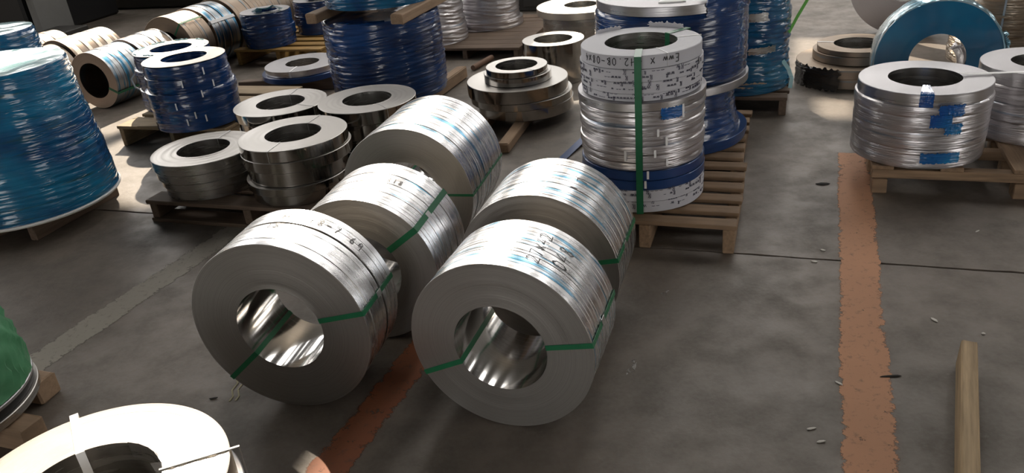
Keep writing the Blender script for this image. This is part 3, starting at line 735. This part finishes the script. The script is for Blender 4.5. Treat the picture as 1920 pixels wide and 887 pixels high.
pallet('wooden_pallet', 'wooden pallet beneath the tall dark blue stack behind the white one', gp((BX, BY), -.42, -.36)[:2], .84, .78, .139, 'pallet', 6, .08, leg=(.05, .09))
# teal stack beside it
tb = blue_stack('teal film wrapped stack with torn film, right of the tall dark blue stack', 1.60, 5.12, .12, [(.12, .335), (.2, .335), (.32, .32), (.5, .325), (.7, .315), (.9, .318), (.92, .31)], 'teal', 15, .011, close_top=True, seg=160)
vt = math.atan2(-5.1, -1.6)
for k, (a0, a1, z, hh, mt) in enumerate([(.1, .55, .46, .05, 'satin'), (.2, .75, .26, .04, 'satin'), (-.1, .6, .05, .03, 'cardboard')]): cyl_patch('bare_steel_gap', .336, vt+a0, vt+a1, z, z+hh, mt, tb, amp=.002, ragged=.01, seed=k+90)
ribbon('torn_film_tail', [(.22, -.24, .18), (.25, -.27, .13), (.27, -.28, .07), (.26, -.29, .01)], .025, 'blue_top', tb, up=(0, 1, 0))
ribbon('loose_green_strap', [(.26, -.16, .30), (.34, -.12, .42), (.44, -.08, .56), (.50, -.05, .66), (.49, -.05, .74), (.45, -.05, .86)], .022, 'lime', tb, up=(0, 1, .3))
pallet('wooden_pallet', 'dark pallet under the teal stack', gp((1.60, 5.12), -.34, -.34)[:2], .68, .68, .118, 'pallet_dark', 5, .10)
# two small blue stacks on a yellow pallet, far back
for lab, x, y, R, top, sd in (('nearer small blue stack on the yellow pallet far behind', -2.12, 7.72, .24, .46, 33), ('farther small blue stack on the yellow pallet far behind', -1.70, 8.13, .24, .46, 34)):
    q = thing('wrapped_coil_stack', lab, 'coil stack', (x, y, .152))
    for k, (a, b, RR) in enumerate([(.152, .24, R), (.241, .33, R+.012), (.331, top, R)]): film_wrap('wrapped_coil', [(a-.152, RR-.004), (b-.152, RR-.002)], 'blue', q, amp=.005, seed=sd*3+k, bore=.12, seg=96)
    ring('top_face', R-.008, .122, top-.152+.006, top-.152+.010, 'silver', q, 80)
    ribbon('torn_film', [(-.05, -.1, top-.15+.012), (0, -.16, top-.15+.05), (.05, -.12, top-.15+.03), (.12, -.14, top-.15+.06), (.18, -.1, top-.15+.02)], .09, 'blue_top' if sd == 33 else 'black', q, up=(0, .3, 1))
pallet('wooden_pallet', 'yellow wooden pallet far behind under two small blue stacks', (-2.46, 7.6), .95, 1.0, .15, 'pallet_yellow', 6, .11)

# upright wrapped ring
ur = lying('upright_coil', 'upright coil with taut blue film on its face and clear film round its rim', 2.555, 4.423, .344, .15, .353, .16, [(1, -.006)], ['blue_face'], seed=41)
def rim_film():
    V, F = [], []; prof = [(.334, .003), (.341, .003), (.347, -.008), (.350, -.05), (.350, -.11), (.344, -.165), (.30, -.168)]; seg = 200; n = len(prof)
    for i in range(seg):
        a = 2*PI*i/seg
        for j, (r, z) in enumerate(prof):
            d = noise.noise(Vector((math.cos(a)*9, math.sin(a)*9, j*1.3)))*.006*(0 if j in (0, n-1) else 1)
            sc = min(1, .3436/(r+d)) if math.sin(a) < -.96 else 1
            V.append(((r+d)*sc*math.cos(a), (r+d)*sc*math.sin(a), z))
    for i in range(seg):
        k = (i+1) % seg
        for j in range(n-1): F.append((i*n+j, k*n+j, k*n+j+1, i*n+j+1))
    return mesh_obj('rim_film', V, F, 'film_blue_clear', ur, smooth=60)
M['film_blue_clear'] = wrinkle_film('pale_blue_glossy_film', (.16, .42, .58), (.70, .80, .82), .12, 1., 30, .5)
rim_film()
V, F = [], []
for i in range(15):
    t = i/14
    for j in range(9):
        s = j/8; a = rad(40)-s*rad(105)
        rr = .146-.05*math.sin(t*PI)*(1-s)
        V.append((rr*math.cos(a)+.0*t+noise.noise(Vector((i*.7, j*.9, 1)))*.006, rr*math.sin(a)+noise.noise(Vector((i*.7, j*.9, 5)))*.006-.03*t*(1-s), .01-.17*t))
for i in range(14):
    for j in range(8): p = i*9+j; F.append((p, p+1, p+10, p+9))
o = mesh_obj('bore_film', V, F, 'clear', ur, smooth=60); o.modifiers.new('thickness', 'SOLIDIFY').thickness = .002
cyl_patch('film_tuft', .350, rad(8), rad(24), -.04, .0, 'film_blue_clear', ur, amp=.03, ragged=.02, seed=55)
# grey upright coil farther back and dusty wrapped stack at the edge
lying('upright_coil', 'grey upright coil edged with torn blue film, far behind the blue ring', 3.32, 6.35, .42, .16, .5, .14, [(.5, 0), (.5, -.004)], ['silver'], seed=43)
rw = blue_stack('brown dusty film wrapped stack at the upper right edge', 3.62, 5.45, .0, [(.0, .36), (.15, .36), (.2, .345), (.35, .36), (.42, .345), (.8, .35)], 'clear_brown', 19, .010, close_top=True)
strap_loop('wire_tie', .362, .05, .0, .8, math.atan2(-5.45, -3.62)-.1, .012, 'steelstrap', rw)

# ------------------------------------------------------------------ rows of coils lying on their sides at the back left
def row(label, x, y, R, r, az, width, n, mat, seed, **k):
    return lying('coil_bundle', label, x, y, R, r, az, width, even(n, seed, .5, .006), mat, seg=96, seed=seed, group='rows of coils at the back', r_var=.006, bore='brown', **k)
row('blue tinted coil bundle with brown open end, behind the large blue stack', -3.287, 6.49, .239, .147, .38, .36, 11, ['blue_row'], 61, straps=[(-25, .02, 'green')])
row('pale coil bundle in line behind the blue tinted one', -3.145, 6.845, .245, .147, .38, .40, 12, ['silver', 'brown', 'silver'], 62)
row('dusty coil bundle with a wire across it, behind the dark blue pair', -2.93, 7.29, .285, .15, .38, .30, 6, ['brown'], 63, straps=[(50, .014, 'green')])
row('blue grey coil bundle with a pale band, next in line behind the dusty one', -2.81, 7.60, .29, .15, .38, .34, 7, ['blue_row'], 64, straps=[(30, .03, 'tape')])
row('farthest brown coil bundle of the long back row', -2.675, 7.95, .295, .15, .38, .95, 16, ['brown'], 65)
row('brown coil bundle second from the left in the sunlit back rows', -3.99, 6.70, .235, .14, .38, .40, 8, ['brown'], 66)
row('brown sunlit coil bundle with curled strips behind the second back row', -3.835, 7.09, .245, .14, .38, .55, 11, ['brown', 'cream'], 67)
row('leftmost brown coil bundle of the back rows', -4.50, 6.80, .235, .14, .38, .60, 10, ['brown'], 68)
row('short brown coil bundle behind the leftmost bundle of the back rows', -4.27, 7.37, .245, .14, .38, .38, 6, ['brown'], 69)

# silver wrapped stacks on a plate
s1 = blue_stack('nearer silver film wrapped stack behind the tall blue stack', -.555, 7.44, .10, [(.10, .335), (.2, .33), (.3, .315), (.5, .305), (.62, .29), (.9, .285)], 'clear', 21, .010, close_top=True, seg=160)
s2 = thing('wrapped_coil_stack', 'farther silver wrapped stack with stepped ledges on the low dark platform', 'coil stack', (-.01, 7.86, .10))
film_wrap('film_wrap', [(.0, .33), (.07, .33), (.075, .30), (.2, .30), (.25, .295), (.30, .29)], 'clear', s2, amp=.007, seed=22, bore=.15)
film_wrap('film_wrap', [(.301, .285), (.36, .285), (.40, .25), (.65, .245)], 'clear', s2, amp=.007, seed=23, bore=.15)
pallet('platform', 'low dark platform under the two silver wrapped stacks', gp((-.162, 6.90), -.62, .02)[:2], 1.02, 1.35, .098, 'pallet_dark', 9, .145)

# ------------------------------------------------------------------ green covered stack at the left edge
gs = thing('covered_coil_stack', 'coil stack under a crumpled green cover at the left edge', 'coil stack', (-2.06, 2.26, .094))
ring('strip_coil', .33, .15, 0, .03, 'satin', gs, 128, seed=501); ring('strip_coil', .318, .15, .0305, .06, 'black', gs, 128, seed=502); ring('strip_coil', .325, .15, .0605, .075, 'silver', gs, 128, seed=503)
film_wrap('green_cover', [(.076, .322), (.15, .318), (.28, .30), (.38, .26), (.42, .20)], 'green_sheet', gs, amp=.02, slant=3, seed=31, close_top=True, step=.02)
timber('short square timber end under the green covered stack', gp((-2.06, 2.26), -.28, .04, .045), gp((-2.06, 2.26), .395, .04, .045), .09, .088)
timber('second square timber hidden under the far side of the green stack', gp((-2.06, 2.26), -.28, .26, .045), gp((-2.06, 2.26), .22, .26, .045), .09, .088)

# ------------------------------------------------------------------ loose timber and scraps
timber('long pale wooden beam lying on the floor at the lower right', (1.465, 2.09, .052), (.885, 1.06, .052), .052, .10, 'pallet_pale')
timber('reddish timber under the stepped mirror stack', (.0, 4.52, .03), (.30, 5.45, .03), .07, .058)
timber('second timber under the stepped mirror stack', (-.18, 4.80, .03), (.10, 5.62, .03), .07, .058)
timber('dark timber under the low pale and teal pair', (-2.14, 6.58, .05), (-1.2, 6.42, .05), .10, .098, 'pallet_dark')
timber('dirty timber behind, under the low pale and teal pair', (-1.95, 6.98, .05), (-1.1, 6.78, .05), .10, .098, 'pallet_dark')
V, F = lathe([(.001, 0), (.022, 0), (.024, .01), (.024, .33), (.022, .34), (.001, .34)], 20)
st = mesh_obj('round_bar', V, F, 'rust', smooth=40); st.rotation_euler = (PI/2, 0, -rad(29)); st.location = (-.02, 6.83, .0245); tag(st, 'short rusty round bar on the floor beside the silver stacks platform', 'bar')
ribbon('blue_strap_piece', [(.34, 4.32, .004), (.42, 4.45, .012), (.50, 4.58, .02), (.56, 4.7, .006)], .05, 'blue_flat'); tag(bpy.data.objects['blue_strap_piece'], 'blue strip end on the floor left of the white stack', 'strip')
def chip(label, x, y, L, wd, rz, mat='scrap', ht=.004):
    n = 7; V, F = [], []
    for k in (0, 1):
        for i in range(n):
            a = 2*PI*i/n; s = .75+.35*random.random(); V.append((L/2*math.cos(a)*s, wd/2*math.sin(a)*s, k*ht*(.6+.4*random.random())))
    F = [tuple(range(n-1, -1, -1)), tuple(range(n, 2*n))]+[(i, (i+1) % n, n+(i+1) % n, n+i) for i in range(n)]
    o = mesh_obj('floor_scrap', V, F, mat); o.location = (x, y, .0015); o.rotation_euler = (0, 0, rz); tag(o, label, 'scrap')
CH = [('white chip left of the beam at right', 1.505, 2.36, .035, .012, 1.9), ('tiny white sliver on the orange line', 1.03, 2.06, .03, .008, 2.2), ('dark thin splinter between orange line and beam', 1.205, 2.07, .07, .008, -.1),
      ('white sliver left of the orange line, upper of two', .86, 1.86, .03, .008, .1), ('white sliver left of the orange line, lower of two', .865, 1.80, .03, .008, 0), ('dark flake on the floor left of the right pallet', 1.60, 3.62, .08, .03, -.2),
      ('dark splinter left of the front left coil', -1.13, 2.32, .03, .008, .2), ('pale scrap on the floor behind the orange line joint', 2.02, 2.98, .03, .008, .5)]
rn = random.Random(5)
for (x, y, w_) in ((1.33, 2.95, 'behind the floor joint, left of the orange line'), (1.26, 2.86, 'at the floor joint left of the orange line'), (1.62, 2.25, 'on the bare floor right of the orange line'), (.15, 1.72, 'in front of the near right coil'), (.02, 1.66, 'lying left in front of the near right coil'), (-1.35, 2.95, 'beside the faded pale line'), (-1.95, 4.32, 'in the sun patch beside the low pallet')):
    CH.append((f'tiny pale crumb {w_}', x, y, rn.uniform(.014, .03), rn.uniform(.008, .014), rn.uniform(0, 3)))
for k, c in enumerate(CH): chip(*c, mat='joint' if 'dark' in c[0] else 'scrap')
V = []
def splash(label, x, y, L, wd, rz, sd):
    n = 40; V = []
    for i in range(n):
        a = 2*PI*i/n; s = .7+.7*noise.noise(Vector((math.cos(a)*2.2, math.sin(a)*2.2, sd))); V.append((L/2*math.cos(a)*s, wd/2*math.sin(a)*s, .0))
    V2 = [(x_*.98, y_*.98, .0009) for x_, y_, _ in V]
    o = mesh_obj('dried_splash', V+V2, [tuple(range(n, 2*n))]+[(i, (i+1) % n, n+(i+1) % n, n+i) for i in range(n)], 'splash'); o.location = (x, y, .0006); o.rotation_euler = (0, 0, rz); tag(o, label, 'stain')
M['chalk'] = plain('pale_yellow_chalk', (.30, .27, .16), .8)
M['splash'] = worn_paint('dried_white_splash', (.34, .33, .31), .40)
splash('dried whitish splash on the floor right of the front right coil', .375, 2.26, .13, .045, 1.25, 3)
splash('smaller dried splash right of the rear right coil', .60, 2.74, .07, .035, 1.0, 5)

# ------------------------------------------------------------------ machines along the far side
e = thing('slitting_machine', 'dark machine base with a pale edge rail at the far side', 'machine', gp((.1, 8.95), -.6, 0), (0, 0, -G))
box('base', 1.2, .5, .22, 2.6, 1.0, .44, 'machine_dark', e, .01); box('edge_rail', 1.2, -.02, .36, 2.6, .04, .02, 'machine', e, .003); box('upper_body', 1.2, .6, .8, 2.3, .7, .7, 'machine_dark', e, .02)
for k in range(3): box('side_panel', .45+.8*k, -.012, .18, .7, .02, .26, 'machine_dark', e, .004)
e = thing('uncoiler_machine', 'black machine with a grey side plate at the upper left corner', 'machine', (-5.75, 10.0, 0), (0, 0, -.3))
box('body', -.75, .9, .8, 1.6, 1.6, 1.6, 'black', e, .03); box('side_plate', .20, .35, .62, .10, .55, 1.2, 'machine', e, .02); box('foot', .1, .1, .06, 1.2, .5, .12, 'machine_dark', e, .01)
ring('mandrel', .26, .10, 0, .3, 'machine_dark', e, 48).location = (-.15, -.2, .9)
ribbon('rod', [(-.1, -.3, .8), (.05, -.5, .45), (.25, -.75, .015)], .03, 'steelstrap', e, t=.03)
e = thing('transfer_table', 'pale machine arm on a post at the top of the left background', 'machine', (-3.75, 10.75, 0), (0, 0, -.35))
box('arm', .1, 0, .40, 1.3, .28, .10, 'machine', e, .03); box('post', .55, 0, .175, .2, .2, .35, 'machine_dark', e, .02); box('floor_plate', .3, 0, .02, 1.4, .7, .04, 'machine_dark', e, .01)
e = thing('machine_cabinet', 'long dark cabinet filling the upper left background', 'machine', (-4.6, 11.6, 0), (0, 0, -.35))
box('cabinet_body', 1.6, .5, .9, 5.4, .9, 1.8, 'machine_dark', e, .03)
for k in range(5):
    d = box('cabinet_door', -.5+1.05*k, .035, .9, 1.0, .03, 1.5, 'machine_dark', e, .008); box('door_handle', .38, -.03, 0, .03, .03, .16, 'machine', d, .004)
e = thing('floor_tray', 'rusty floor tray behind the big dusty coil bundle', 'tray', (-2.75, 9.45, 0), (0, 0, -.35))
box('tray_base', .5, .3, .03, 1.5, .7, .05, 'rust', e, .01)
for sgn in (-1, 1): box('tray_rim', .5, .3+sgn*.34, .12, 1.5, .03, .22, 'machine', e, .006)
for k in range(2):
    x = -1.075+.022*k; o = ribbon('chalk_mark', [(x, 2.43, .0016), (x+.012, 2.40, .0016), (x+.002, 2.36, .0016), (x+.016, 2.32, .0016), (x+.010, 2.295, .0016)], .006, 'chalk', t=.001)
    tag(o, f'{("left", "right")[k]} of two short wavy chalk strokes on the floor below the near left coil', 'floor marking')
